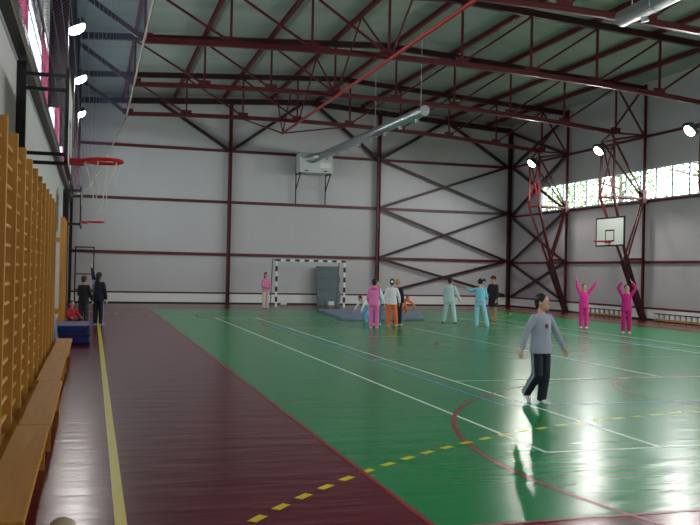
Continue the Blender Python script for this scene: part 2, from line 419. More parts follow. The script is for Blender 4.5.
# lattice frames carrying the trusses along the window wall
def make_lattice(y):
    t = thing('lattice_column', (11.0, y, 0), 'x', 'column', 'lattice columns along the window wall')
    foot, mid = V((11.1, y-.1, .0)), V((10.28, y, 2.28))
    B, E, Wt = V((11.08, y, 4.62)), V((9.66, y, bz(9.66)-.02)), V((11.06, y, 7.05))
    K = [V((9.5, y+s*.46, 4.62)) for s in (-1, 1)]; Tt = [V((9.5, y+s*.40, 6.75)) for s in (-1, 1)]
    bm = NB(); beam(bm, foot, mid, .18, .2, w2=.28, h2=.24); box(bm, (10.85, y-.3, 0), (11.18, y+.15, .025)); obj('base_leg', bm, m_steeld, t)
    for s in (0, 1):
        bm = NB(); beam(bm, mid+V((0, (s-.5)*.3, 0)), K[s], .085); beam(bm, K[s], Tt[s], .07); beam(bm, Tt[s], E, .07); obj('chord', bm, m_steel, t)
    def lac(p, q, w=.06):
        bm = NB(); beam(bm, p, q, w); obj('lacing_bar', bm, m_steel, t)
    for s in (0, 1):
        lac(mid+V((.08, (s-.5)*.2, .05)), B+V((0, (s-.5)*.12, 0))); lac(K[s], B+V((0, (s-.5)*.12, 0))); lac(Tt[s], B+V((0, (s-.5)*.12, .05)))
        lac(Tt[s], Wt, .055); lac(K[s], Tt[1-s], .04)
    lac(E, Wt, .06); lac(E+V((0, 0, .05)), V((11.0, y, raft(11))), .06); lac(K[0], K[1], .05); lac(Wt, V((9.82, y, raft(9.82)-.05)), .06)
    lac(mid, V((11.04, y, 2.3)), .1)
    bm = NB(); box(bm, (10.98, y-.14, 4.4), (11.14, y+.14, 4.95)); obj('wall_bracket', bm, m_steel, t)
    return t
lat = make_lattice(16.0); lat['label'] = 'leaning red lattice column in the corner bay with cross bracing'
dup(lat, (11.0, 10.4, 0), 'leaning red lattice column carrying the white backboard', 'lattice columns along the window wall')
dup(lat, (11.0, 4.8, 0), 'red lattice column at the picture edge, carrying the largest lamp', 'lattice columns along the window wall')

def xbrace(p00, p01, p10, p11, label):
    """two crossed flats over one wall panel"""
    c = (V(p00)+V(p11))/2; t = thing('cross_brace', c, label, 'brace', 'crossed wall braces')
    n = (V(p11)-V(p00)).cross(V(p10)-V(p01)).normalized()*.03
    bm = NB(); beam(bm, V(p00)+n, V(p11)+n, .05, .12); obj('brace_bar', bm, m_steeld, t)
    bm = NB(); beam(bm, V(p01)-n, V(p10)-n, .05, .12); obj('brace_bar', bm, m_steeld, t)
y = YF-.18
for z0, z1, nm in ((.55, 2.25, 'lowest X brace on the end wall beside the corner column'), (2.3, 4.65, 'middle X brace on the end wall beside the corner column'), (4.7, 7.0, 'highest X brace on the end wall beside the corner column')):
    xbrace((4.22, y, z0), (4.22, y, z1), (XR-.38, y, z0), (XR-.38, y, z1), 'dark red '+nm)
x = XR-.2
for z0, z1, nm in ((.5, 2.2, 'low X brace on the window wall in the corner bay'), (2.25, 4.5, 'X brace under the window sill in the corner bay'), (4.6, 7.0, 'X brace crossing the last windows in the corner bay'), (7.05, 8.7, 'X brace above the windows in the corner bay')):
    xbrace((x, 16.1, z0), (x, 16.1, z1), (x, YF-.45, z0), (x, YF-.45, z1), 'dark red '+nm)
for x, dx, lab in ((-3.08, -3.2, 'toward the climbing-bar wall from the first end wall post'), (-3.08, 3.3, 'toward the heater from the first end wall post'),
                   (4.1, -3.2, 'toward the heater from the second end wall post'), (4.1, 3.3, 'toward the window wall from the second end wall post'), (XR-.3, -3.2, 'away from the corner post high on the end wall')):
    bm = NB(); beam(bm, (x, YF-.2, 7.0), (x+dx, YF-.2, raft(x+dx)-.05), .12, .14)
    tag(obj('knee_brace', bm, m_steeld), 'slanting red knee brace rising '+lab, 'brace', 'slanting knee braces on the end wall')
for a in (-7.2, 0.55, 7.2): pass
bm = NB()
for a, b in ((XL+.2, .55), (.55, XR-.2)): ibeam(bm, (a, YF-.25, raft(a)), (b, YF-.25, raft(b)), .14, .24)
trim(bm, m_steeld)

# ------------------------------------------------------------------ lamps
def make_lamp(loc, aim, label, group, hold, power=1):
    t = thing('floodlight', loc, label, 'lamp', group)
    d = (V(aim)-V(loc)).normalized(); q = d.to_track_quat('-Z', 'Y'); R = q.to_matrix().to_4x4()
    bm = NB(); box(bm, (-.14, -.23, -.02), (.14, .23, .1)); box(bm, (-.09, -.12, .1), (.09, .12, .2)); bm.transform(R); hs = obj('housing', bm, m_black, t, local=True, bevel=.01)
    bm = NB(); loft(bm, [((0, 0, -.021-.13*math.sin(a)), .13*math.cos(a)+.002, .2*math.cos(a)+.002) for a in (1.5, 1.2, .9, .6, .3, 0)], V((1, 0, 0)), V((0, 1, 0)), 24); bm.transform(R); obj('lamp_glass', bm, m_glow, hs, local=True)
    bm = NB(); tube(bm, [R @ V((0, 0, .15)), V(hold)-V(loc)], .025); obj('bracket', bm, m_black, t, local=True)
    L = bpy.data.lights.new('lamp_light', 'SPOT'); L.energy = LAMP*power; L.spot_size = math.radians(178); L.spot_blend = .25; L.shadow_soft_size = .12
    L.color = (1, .96, .93)
    lo = bpy.data.objects.new('lamp_light', L); C.objects.link(lo); lo.parent = t; lo.matrix_local = M.Translation(d*.30) @ R
    return t
for x, y, z, lab in ((9.09, 15.5, 6.46, 'farthest along, over the cross braced corner bay'), (8.79, 9.9, 6.28, 'above the white backboard'), (8.36, 4.3, 6.15, 'third out from the corner of the end wall'), (8.5, -1.5, 6.2, None), (8.5, -7.1, 6.2, None), (8.5, -12.7, 6.2, None), (8.5, -18, 6.2, None)):  # last four are unseen, added to brighten the hall and people's fronts
    lab = 'lit floodlight on the window wall side '+lab if lab else 'added floodlight out of view on the window wall side'
    make_lamp((x, y, z), (x-4.5, y-.6, 0), lab, 'floodlights along the window wall', (9.5, y+.12, z+.1) if y > 0 else (x+.1, y, roofz(x)-.02), .72 if y > -10 else 1.9)
for x, y, lab in ((-9.48, .92, 'largest of the three beside the net'), (-9.48, 6.0, 'middle of the three behind the net'), (-9.54, 11.5, 'lowest of the three behind the net')):
    lab = 'lit floodlight above the climbing-bar side '+lab if lab else 'lit floodlight on the climbing-bar side behind the viewer'
    make_lamp((x, y, 6.6), (x+3.0, y-.6, 0), lab, 'floodlights above the climbing bars', (x-.12, y, roofz(x)-.02), .32)

# ------------------------------------------------------------------ air heaters and ducts
def duct(y0, y1, x0, x1, z, label, wires):
    t = thing('air_duct', (x0, y0, z), label, 'duct')
    rr = .17; bm = NB(); tube(bm, [(x0, y0, z), (x1, y1, z)], rr, 24); obj('pipe', bm, m_galv, t, smooth=False)
    for p in t.children[0].data.polygons: p.use_smooth = len(p.vertices) == 4
    n = 8
    for i in range(n):
        a = (i+.5)/n; x, y = x0+(x1-x0)*a, y0+(y1-y0)*a
        bm = NB(); tube(bm, [(x+.02, y, z-rr+.04), (x+.05, y, z-rr-.09)], [.06, .08], 12); obj('air_nozzle', bm, m_galv, t)
    for i in range(1, 10):
        a = i/10; x, y = x0+(x1-x0)*a, y0+(y1-y0)*a
        bm = NB(); tube(bm, [(x, y-.015, z), (x, y+.015, z)], rr+.008, 24); obj('joint_ring', bm, m_galv, t, smooth=False)
    for a in wires:
        x, y = x0+(x1-x0)*a, y0+(y1-y0)*a
        bm = NB(); tube(bm, [(x, y, z+rr), (x, y, roofz(x)-.02)], .008, 6); obj('hanger_wire', bm, m_grey, t)
    return t
duct(20.32, 8.1, .95, 1.18, 6.88, 'long galvanised air duct running out from the heater box on the end wall', (.6, .97))
duct(-14.5, -2.5, .9, 1.32, 6.95, 'galvanised air duct end hanging under the roof near the upper corner', (.35, .97))
t = thing('air_heater', (.78, 20.9, 6.1), 'white boxed air heater on a bracket high on the end wall', 'heater')
bm = NB(); box(bm, (-.02, 20.55, 6.12), (1.56, 21.3, 7.02)); obj('casing', bm, m_grey, t, bevel=.03)
bm = NB()
loft(bm, [((.55, 20.54, 6.75), .34, .2), ((.8, 20.42, 6.85), .2, .18), ((.95, 20.33, 6.88), .18, .18)], V((1, 0, 0)), V((0, 0, 1))); obj('outlet_cone', bm, m_galv, t)
hc = t.children[0]; bm = NB(); box(bm, (.95, 20.53, 6.35), (1.45, 20.56, 6.6)); obj('louvre', bm, m_white, hc)
for x in (.3, 1.2):
    bm = NB(); box(bm, (x-.08, 20.53, 6.18), (x+.08, 20.56, 6.23)); obj('vent_slot', bm, m_black, hc)
for x in (.02, 1.45):
    bm = NB(); beam(bm, (x, YF-.17, 4.7), (x, YF-.17, 6.9), .05); beam(bm, (x, YF-.18, 6.08), (x, 20.5, 6.08), .05); beam(bm, (x, YF-.18, 5.35), (x, 20.55, 6.05), .04); obj('wall_bracket', bm, m_steeld, t)

# ------------------------------------------------------------------ curtains and net on the climbing-bar wall
for y0, y1, lab in ((-7.2, -5.0, 'closest to the viewer'), (-1.5, 1.0, 'between two bright panes'), (4.3, 6.6, 'beside the farther dark column'), (10, 12.2, 'seen past the dark columns')):
    bm = NB(); n = 40
    for side in (0, 1):
        pass
    vs = []
    for i in range(n+1):
        yy = y0+(y1-y0)*i/n; xx = XL+.045+.02*math.sin(i*1.3)
        vs.append((bm.verts.new((xx, yy, SILL+.02)), bm.verts.new((xx, yy, HEAD+.02))))
    for a, b in zip(vs, vs[1:]): bm.faces.new((a[0], b[0], b[1], a[1]))
    o = obj('window_curtain', bm, m_curtain, smooth=True)
    tag(o, 'pink curtain drawn over the high windows, '+lab, 'curtain', 'pink curtains above the climbing bars')
t = thing('safety_net', (-7.9, 8, 7.4), 'blue grey safety net draped from a rail under the trusses to the wall', 'net')
bm = NB(); uvl = bm.loops.layers.uv.new('UVMap')
prof = [(-7.88, 7.42), (-8.12, 6.9), (-8.42, 6.2), (-8.75, 5.4), (-9.1, 4.75), (-9.5, 4.35), (-9.86, 4.3)]
ny = 60; acc = [0]
for a, b in zip(prof, prof[1:]): acc.append(acc[-1]+math.dist(a, b))
g = []
for j in range(ny+1):
    yy = -12+28.5*j/ny; row = []
    for i, (px, pz) in enumerate(prof):
        k = math.sin(i/(len(prof)-1)*PI); row.append((bm.verts.new((px, yy, pz-.08*k*abs(math.sin(yy*PI/5.6)))), (yy, acc[i])))
    g.append(row)
for j in range(ny):
    for i in range(len(prof)-1):
        q = [g[j][i], g[j+1][i], g[j+1][i+1], g[j][i+1]]
        fc = bm.faces.new([v[0] for v in q])
        for lp, v in zip(fc.loops, q): lp[uvl].uv = v[1]
obj('netting', bm, m_net, t, smooth=True)
bm = NB(); tube(bm, [(-7.88, -12, 7.44), (-7.88, 16.5, 7.44)], .035); obj('rail', bm, m_rope, t, smooth=True)
bm = NB(); tube(bm, [(p[0], 16.5, p[1]) for p in prof], .025); obj('edge_rope', bm, m_rope, t, smooth=True)
bm = NB(); tube(bm, [(-9.86, -12, 4.3), (-9.86, 16.5, 4.3)], .02); obj('edge_rope', bm, m_rope, t, smooth=True)

# ------------------------------------------------------------------ basketball hoops
def hoop_parts(t, bx, y, dirx, rz=3.05, cords=False):
    """backboard whose face looks along dirx, with rim and net"""
    z0 = rz-.15; h = 1.05
    lo, hi = min(bx, bx-dirx*.03), max(bx, bx-dirx*.03)
    bm = NB(); box(bm, (lo, y-.9, z0), (hi, y+.9, z0+h)); bb = obj('backboard', bm, m_board, t)
    bm = NB(); e = bx+dirx*.004
    def strip(ya, za, yb, zb): box(bm, (min(e, bx-dirx*.035), ya, za), (max(e, bx-dirx*.035), yb, zb))
    strip(y-.94, z0-.03, y+.94, z0+.03); strip(y-.94, z0+h-.03, y+.94, z0+h+.03); strip(y-.94, z0, y-.87, z0+h); strip(y+.87, z0, y+.94, z0+h)
    obj('board_border', bm, m_black, bb)
    bm = NB()
    def st2(ya, za, yb, zb): box(bm, (min(bx, e), ya, za), (max(bx, e), yb, zb))
    st2(y-.30, z0+.15, y-.25, z0+.6); st2(y+.25, z0+.15, y+.30, z0+.6); st2(y-.3, z0+.55, y+.3, z0+.6); st2(y-.3, z0+.15, y+.3, z0+.2)
    obj('target_square', bm, m_black, bb)
    cx = bx+dirx*.40
    bm = NB(); torus(bm, (cx, y, rz), .228, .024); box(bm, (min(bx, bx+dirx*.17), y-.09, rz-.06), (max(bx, bx+dirx*.17), y+.09, rz+.01)); rim = obj('rim', bm, m_rim, t)
    if cords:
        rng = random.Random(3)
        for i in range(6):
            a = 2*PI*i/6+.3; c = V((cx, y, rz)); p = [c+V((.228*math.cos(a), .228*math.sin(a), 0))]
            n = rng.choice((2, 3, 4)); b = a
            for j in range(n):
                b += rng.uniform(-.5, .5); q = .228-.04*(j+1); p.append(c+V((q*math.cos(b), q*math.sin(b), -.16*(j+1))))
            bm = NB(); tube(bm, p, .007, 5); obj('net_cord', bm, m_netrope, rim)
Y1 = -6.7
t = thing('basketball_hoop', (-9.7, Y1, 2.9), 'red basketball hoop on black wall arms over the climbing bars, largest in view', 'basketball hoop')
hoop_parts(t, -9.33, Y1, 1, 2.95, True)
bm = NB()
yy = Y1+.85
for z in (2.99, 3.11, 3.96, 4.15): beam(bm, (XL+.02, yy, z), (-9.37, yy, z), .045)
box(bm, (XL+.001, yy-.05, 2.6), (XL+.12, yy+.05, 4.3))
obj('wall_bracket', bm, m_black, t)
bm = NB(); beam(bm, (-9.38, yy, 2.9), (-9.38, yy, 4.2), .05); obj('mast', bm, m_black, t)
t = thing('basketball_hoop', (-9.76, 8.0, 0), 'red basketball hoop on a black pole past the climbing bars', 'basketball hoop')
hoop_parts(t, -9.36, 8.0, 1, 2.9)
bm = NB(); tube(bm, [(-9.76, 8, 0), (-9.76, 8, 3.9)], .055); box(bm, (-9.86, 7.8, 0), (-9.5, 8.2, .03)); obj('pole', bm, m_black, t)
bm = NB()
for z in (2.82, 3.78): beam(bm, (-9.86, 8, z), (-9.38, 8, z), .07)
beam(bm, (-9.84, 8, 2.8), (-9.84, 8, 3.8), .06)
obj('arm', bm, m_black, t)
t = thing('basketball_hoop', (9.45, 10.4, 2.7), 'white black edged backboard with red rim hung on a lattice column', 'basketball hoop')
hoop_parts(t, 9.64, 10.4, -1, 2.94)
bm = NB()
bm.free()
for yy in (10.4-.3, 10.4+.3):
    for z, xe in ((3.7, 9.72), (3.0, 9.98)):
        bm = NB(); beam(bm, (9.67, yy, z), (xe+.04, yy, z), .05); obj('support_arm', bm, m_steel, t)

# ------------------------------------------------------------------ climbing bars, benches, mats
def make_bars(y0, label, group):
    t = thing('climbing_bars', (-9.72, y0, 0), label, 'wall bars', group)
    for k in range(2):
        yy = y0+.93*k; bm = NB()
        box(bm, (-9.76, yy-.028, 0), (-9.66, yy+.028, 2.76)); obj('upright', bm, m_wood, t, bevel=.004)
        bm = NB(); box(bm, (XL+.002, yy-.03, 2.2), (-9.755, yy+.03, 2.28)); box(bm, (XL+.002, yy-.03, .5), (-9.755, yy+.03, .58)); obj('wall_bracket', bm, m_wood, t)
    for j in range(16):
        z = .2+.16*j
        xx = -9.715
        bm = NB(); tube(bm, [(xx, y0-.005, z), (xx, y0+1.828, z)], .019, 8)
        obj('rung', bm, m_rung, t, smooth=True)
    return t
gl = 'wooden climbing bars in a row along the wall'
spots = [(-12.81, 'first bay, cut by the picture edge'), (-10.95, 'with one end against the first bay'), (-9.09, 'behind the second bench'), (-7.23, 'beside the joint of second and third bench'),
         (-5.37, 'behind the third bench'), (-3.51, 'last of the long row, next to the bare wall')]
wb = make_bars(spots[0][0], 'pine climbing bars '+spots[0][1], gl)
for y, lab in spots[1:]: dup(wb, (-9.72, y, 0), 'pine climbing bars '+lab, gl)
last = make_bars(3.3, 'separate pine climbing bars beyond the leaning blue grey mat', 'separate bars beyond the row')
for y in (-1.65, 5.16):
    bm = NB(); box(bm, (-9.76, y-.028, 0), (-9.66, y+.028, 2.76)); par = [o for o in C.objects if o.name.startswith('climbing_bars') and abs(o.location.y-(y-1.86)) < .01][0]
    obj('upright', bm, m_wood, par, bevel=.004)

def make_bench(y0, L, dx, label):
    t = thing('gym_bench', (-9.47+dx, y0, 0), label, 'bench', 'low pine benches under the climbing bars')
    x0, x1 = -9.61+dx, -9.345+dx
    bm = NB(); box(bm, (x0, y0, .265), (x1, y0+L, .3)); obj('seat', bm, m_benchw, t, bevel=.008)
    for yy in (y0+.35, y0+L-.35):
        bm = NB(); box(bm, (x0+.02, yy-.03, 0), (x1-.02, yy+.03, .265)); obj('leg', bm, m_wood, t)
    bm = NB(); beam(bm, ((x0+x1)/2, y0+.2, .07), ((x0+x1)/2, y0+L-.2, .07), .05, .09); obj('balance_beam', bm, m_wood, t)
make_bench(-13.05, 2.87, 0, 'low pine bench with its free end toward the viewer')
make_bench(-10.16, 2.88, .012, 'low pine bench second from the viewer along the climbing bars')
make_bench(-7.26, 2.78, -.02, 'low pine bench third from the viewer along the climbing bars')
make_bench(-4.46, 3.2, -.005, 'low pine bench farthest off, next to the blue mat block')

t = thing('crash_mat', (-9.36, 1.2, 0), 'thick blue crash mat block on the floor past the benches', 'mat')
bm = NB(); box(bm, (-9.68, .5, .04), (-9.04, 1.95, .42)); fb = obj('foam_block', bm, m_blue, t, bevel=.03)
bm = NB(); box(bm, (-9.69, .49, .2), (-9.03, 1.96, .225)); obj('seam', bm, m_black, fb)
bm = NB(); box(bm, (-9.66, .55, 0), (-9.06, 1.9, .05)); obj('base', bm, m_black, t)
for x in (-9.55, -9.17):
    bm = NB(); tube(bm, [(x-.06, .5, .31), (x-.05, .47, .3), (x+.05, .47, .3), (x+.06, .5, .31)], .012, 6); obj('handle', bm, m_black, fb)
bm = NB()
v = [(-9.70, 0), (-9.62, 0), (-9.80, 1.06), (-9.88, 1.06)]
a = [bm.verts.new((x, -.55, z)) for x, z in v]; b = [bm.verts.new((x, .44, z)) for x, z in v]
bm.faces.new(a); bm.faces.new(b[::-1])
for i in range(4): bm.faces.new((a[i], b[i], b[(i+1) % 4], a[(i+1) % 4]))
tag(obj('leaning_mat', bm, m_bluegreymat, bevel=.01), 'blue grey mat standing on edge at the end of the climbing bars', 'mat')
bm = NB(); bm2v = [bm.verts.new(p) for p in ((-.32, 15.5, 0), (-1.1, 9.15, 0), (1.82, 9.5, 0), (3.36, 13.7, 0), (-.32, 15.5, .1), (-1.1, 9.15, .1), (1.82, 9.5, .1), (3.36, 13.7, .1))]
for q in ((0, 1, 2, 3), (4, 7, 6, 5), (0, 4, 5, 1), (1, 5, 6, 2), (2, 6, 7, 3), (3, 7, 4, 0)): bm.faces.new([bm2v[i] for i in q])
tag(obj('floor_mat', bm, m_bluegreymat, bevel=.02), 'wide blue grey tumbling mat lying on the floor before the goal', 'mat')
bm = NB()
n = 14; prev = None; sheets = []
for j in range(n+1):
    z = 1.83*j/n; yb = 21.05+.3*(j/n) ; wob = .02*math.sin(j*1.7); l, rr = 1.06+.02*math.sin(j*.9), 2.16-.03*math.sin(j*1.1+1)
    sheets.append([bm.verts.new(p) for p in ((l, yb-.13+wob, z), (rr, yb-.13+wob*.6, z), (rr, yb, z), (l, yb, z))])
for a, b in zip(sheets, sheets[1:]):
    for i in range(4): bm.faces.new((a[i], a[(i+1) % 4], b[(i+1) % 4], b[i]))
bm.faces.new(sheets[0][::-1]); bm.faces.new(sheets[-1])
tag(obj('gym_mat', bm, m_greymat), 'dark grey mat standing upright behind the goal against the end wall', 'mat')

# goal
gy, gx = 18.9, .2
t = thing('handball_goal', (gx, gy, 0), 'handball goal with black and white striped posts on the end wall side', 'goal')
def striped(p, q, n):
    bm = NB(); p, q = V(p), V(q)
    for i in range(n): beam(bm, p+(q-p)*i/n, p+(q-p)*(i+1)/n, .085, mi=i % 2)
    return bm
for s in (-1, 1): obj('post', striped((gx+s*1.54, gy, 0), (gx+s*1.54, gy, 2.0), 9), [m_white, m_black], t)
obj('crossbar', striped((gx-1.58, gy, 2.04), (gx+1.58, gy, 2.04), 15), [m_black, m_white], t)
for s in (-1, 1):
    bm = NB(); tube(bm, [(gx+s*1.54, gy+.04, 2.06), (gx+s*1.54, gy+.9, 2.06), (gx+s*1.54, gy+1.2, .02)], .025, 8); obj('back_frame', bm, m_greymat, t)
bm = NB(); tube(bm, [(gx-1.54, gy+.9, 2.06), (gx+1.54, gy+.9, 2.06)], .018, 8); obj('back_rail', bm, m_greymat, t)
bm = NB(); tube(bm, [(gx-1.54, gy+1.2, .03), (gx+1.54, gy+1.2, .03)], .02, 8); obj('back_rail', bm, m_greymat, t)

# dark steel frame by the far corner
t = thing('steel_frame', (-9.4, 20.5, 0), 'thin dark upright frame of steel bars in the corner beyond two people', 'frame')
for x in (-9.72, -8.97):
    for yy in (20.3, 21.1):
        bm = NB(); beam(bm, (x, yy, 0), (x, yy, 2.42), .045); obj('upright', bm, m_black, t)
for z in (.6, 1.27, 2.42):
    for yy in (20.3, 21.1):
        bm = NB(); beam(bm, (-9.74, yy, z), (-8.95, yy, z), .04); obj('crossbar', bm, m_black, t)
for x in (-9.72, -8.97):
    bm = NB(); beam(bm, (x, 20.3, 2.42), (x, 21.1, 2.42), .05); obj('side_bar', bm, m_black, t)
bm = NB(); box(bm, (-9.655, 6.5, 1.2), (-9.5, 6.75, 1.5)); 
bm.free()

# radiators under the window wall
for y0, y1, lab in ((11.5, 14.2, 'low white radiator between the two leaning columns'), (4.2, 9.6, 'long low white radiator under windows past the backboard column')):
    t = thing('radiator', (XR-.25, (y0+y1)/2, 0), lab, 'radiator', 'low radiators on the window wall')
    k = int((y1-y0)/.3)
    bm = NB(); box(bm, (XR-.17, y0, .1), (XR-.12, y1, .27)); obj('panel', bm, m_black, t)
    for i in range(k):
        yy = y0+(y1-y0)*(i+.5)/k
        bm = NB(); box(bm, (XR-.22, yy-.1, .1), (XR-.17, yy+.1, .26)); obj('fin', bm, m_white, t)
    bm = NB(); box(bm, (XR-.24, y0, .03), (XR-.12, y1, .075)); obj('base_rail', bm, m_ochre, t)
    bm = NB(); box(bm, (XR-.23, y0, .265), (XR-.12, y1, .29)); obj('top_rail', bm, m_black, t)
    for yy in (y0+.1, y1-.1):
        bm = NB(); box(bm, (XR-.2, yy-.02, 0), (XR-.16, yy+.02, .1)); obj('foot', bm, m_black, t)

for x, lab in ((-.62, 'small white block on the floor inside the goal, farther from the mat'), (1.62, 'small pale block on the floor at the foot of the upright grey mat')):
    bm = NB(); box(bm, (x-.13, 20.55, 0), (x+.13, 20.75, .2)); tag(obj('floor_block', bm, m_white, bevel=.02), lab, 'block')

# ball at the very front
bm = NB(); bmesh.ops.create_icosphere(bm, subdivisions=4, radius=.085, matrix=M.Translation((-9.165, -12.55, .085)))
b = obj('ball', bm, m_ball, smooth=True); tag(b, 'pale tan ball on the maroon floor beside the bench end', 'ball')

# ------------------------------------------------------------------ outside
bm = NB(); box(bm, (XR+.4, -30, -.3), (60, 60, -.1))
struct('ground_outside', bm, m_ground)
def tree(x, y, h, rad, lm, label):
    t = thing('tree', (x, y, -.1), label, 'tree', 'trees outside the high windows')
    bm = NB(); rng = random.Random(int(x*31+y*17))
    tube(bm, [(x, y, -.1), (x+.1, y+.1, h*.4), (x-.1, y, h*.85)], [.2, .15, .04], 8)
    tips = []
    for i in range(12):
        a = rng.uniform(0, 2*PI); z = h*rng.uniform(.3, .75); L = rad*rng.uniform(.6, 1)
        e = (x+L*math.cos(a), y+L*math.sin(a), z+rng.uniform(.4, 1.4)); tube(bm, [(x, y, z), ((x+e[0])/2, (y+e[1])/2, z+.3), e], [.07, .045, .015], 6); tips.append(e)
    obj('trunk', bm, m_bark, t)
    bm = NB()
    for i in range(3400):
        c = V(rng.choice(tips)) + V((rng.gauss(0, rad*.28), rng.gauss(0, rad*.28), rng.gauss(0, rad*.25)))
        d = V((rng.uniform(-1, 1), rng.uniform(-1, 1), rng.uniform(-1, 1))).normalized(); p, q, _ = frame_of(d); s = rng.uniform(.05, .1)
        bm.faces.new([bm.verts.new(c+p*s), bm.verts.new(c+q*s*.6), bm.verts.new(c-p*s), bm.verts.new(c-q*s*.6)])
    obj('foliage', bm, lm, t)
tl = [(15.5, 36, 10.5, 2.8, 0, 'green leafed tree outside the windows of the cross braced bay'), (16.5, 31, 11, 3, 2, 'yellowing tree outside the windows beyond the second lamp'),
      (15.8, 26.5, 10, 2.8, 0, 'green tree outside the windows over the first lattice column'), (17, 22.5, 10.5, 3, 1, 'olive tree outside the windows over the white backboard'),
      (15.6, 18.5, 9.5, 2.6, 0, 'green tree outside windows just past the backboard column'), (17, 14.5, 10.5, 3, 1, 'thin olive tree outside the last panes in view')]
for x, y, h, rd, k, lab in tl: tree(x, y, h, rd, m_leafs[k], lab)

# ------------------------------------------------------------------ people
mats = {}
def cm(col, rough=.8):
    if col not in mats: mats[col] = mat('cloth %d %d %d' % col, col, rough=rough)
    return mats[col]
m_skin = mat('skin', (214, 160, 132), rough=.6); m_eye = mat('eye', (40, 30, 28), rough=.4); m_lip = mat('lips', (176, 96, 90), rough=.6)
m_tan = mat('tan skin', (186, 132, 104), rough=.6)
def remesh(name, bm, ml, parent, vox, matfn=None, it=4):
    bmesh.ops.recalc_face_normals(bm, faces=bm.faces[:])
    me = bpy.data.meshes.new(name); bm.to_mesh(me); bm.free()
    tmp = bpy.data.objects.new('tmp', me); C.objects.link(tmp)
    md = tmp.modifiers.new('r', 'REMESH'); md.mode = 'VOXEL'; md.voxel_size = vox
    sm = tmp.modifiers.new('s', 'SMOOTH'); sm.iterations = it; sm.factor = .5
    dg = bpy.context.evaluated_depsgraph_get()
    m2 = bpy.data.meshes.new_from_object(tmp.evaluated_get(dg)); m2.name = name
    bpy.data.objects.remove(tmp); bpy.data.meshes.remove(me)
    m2.materials.clear()
    for m in ml: m2.materials.append(m)
    for p in m2.polygons:
        p.use_smooth = True
        p.material_index = matfn(p.center) if matfn else 0
    o = bpy.data.objects.new(name, m2); C.objects.link(o); o.parent = parent
    return o
def N(*a): return V(a).normalized()
DOWN = (N(.12, .02, -1), N(.05, .12, -1))
def mir(v): return V((-v.x, v.y, v.z))
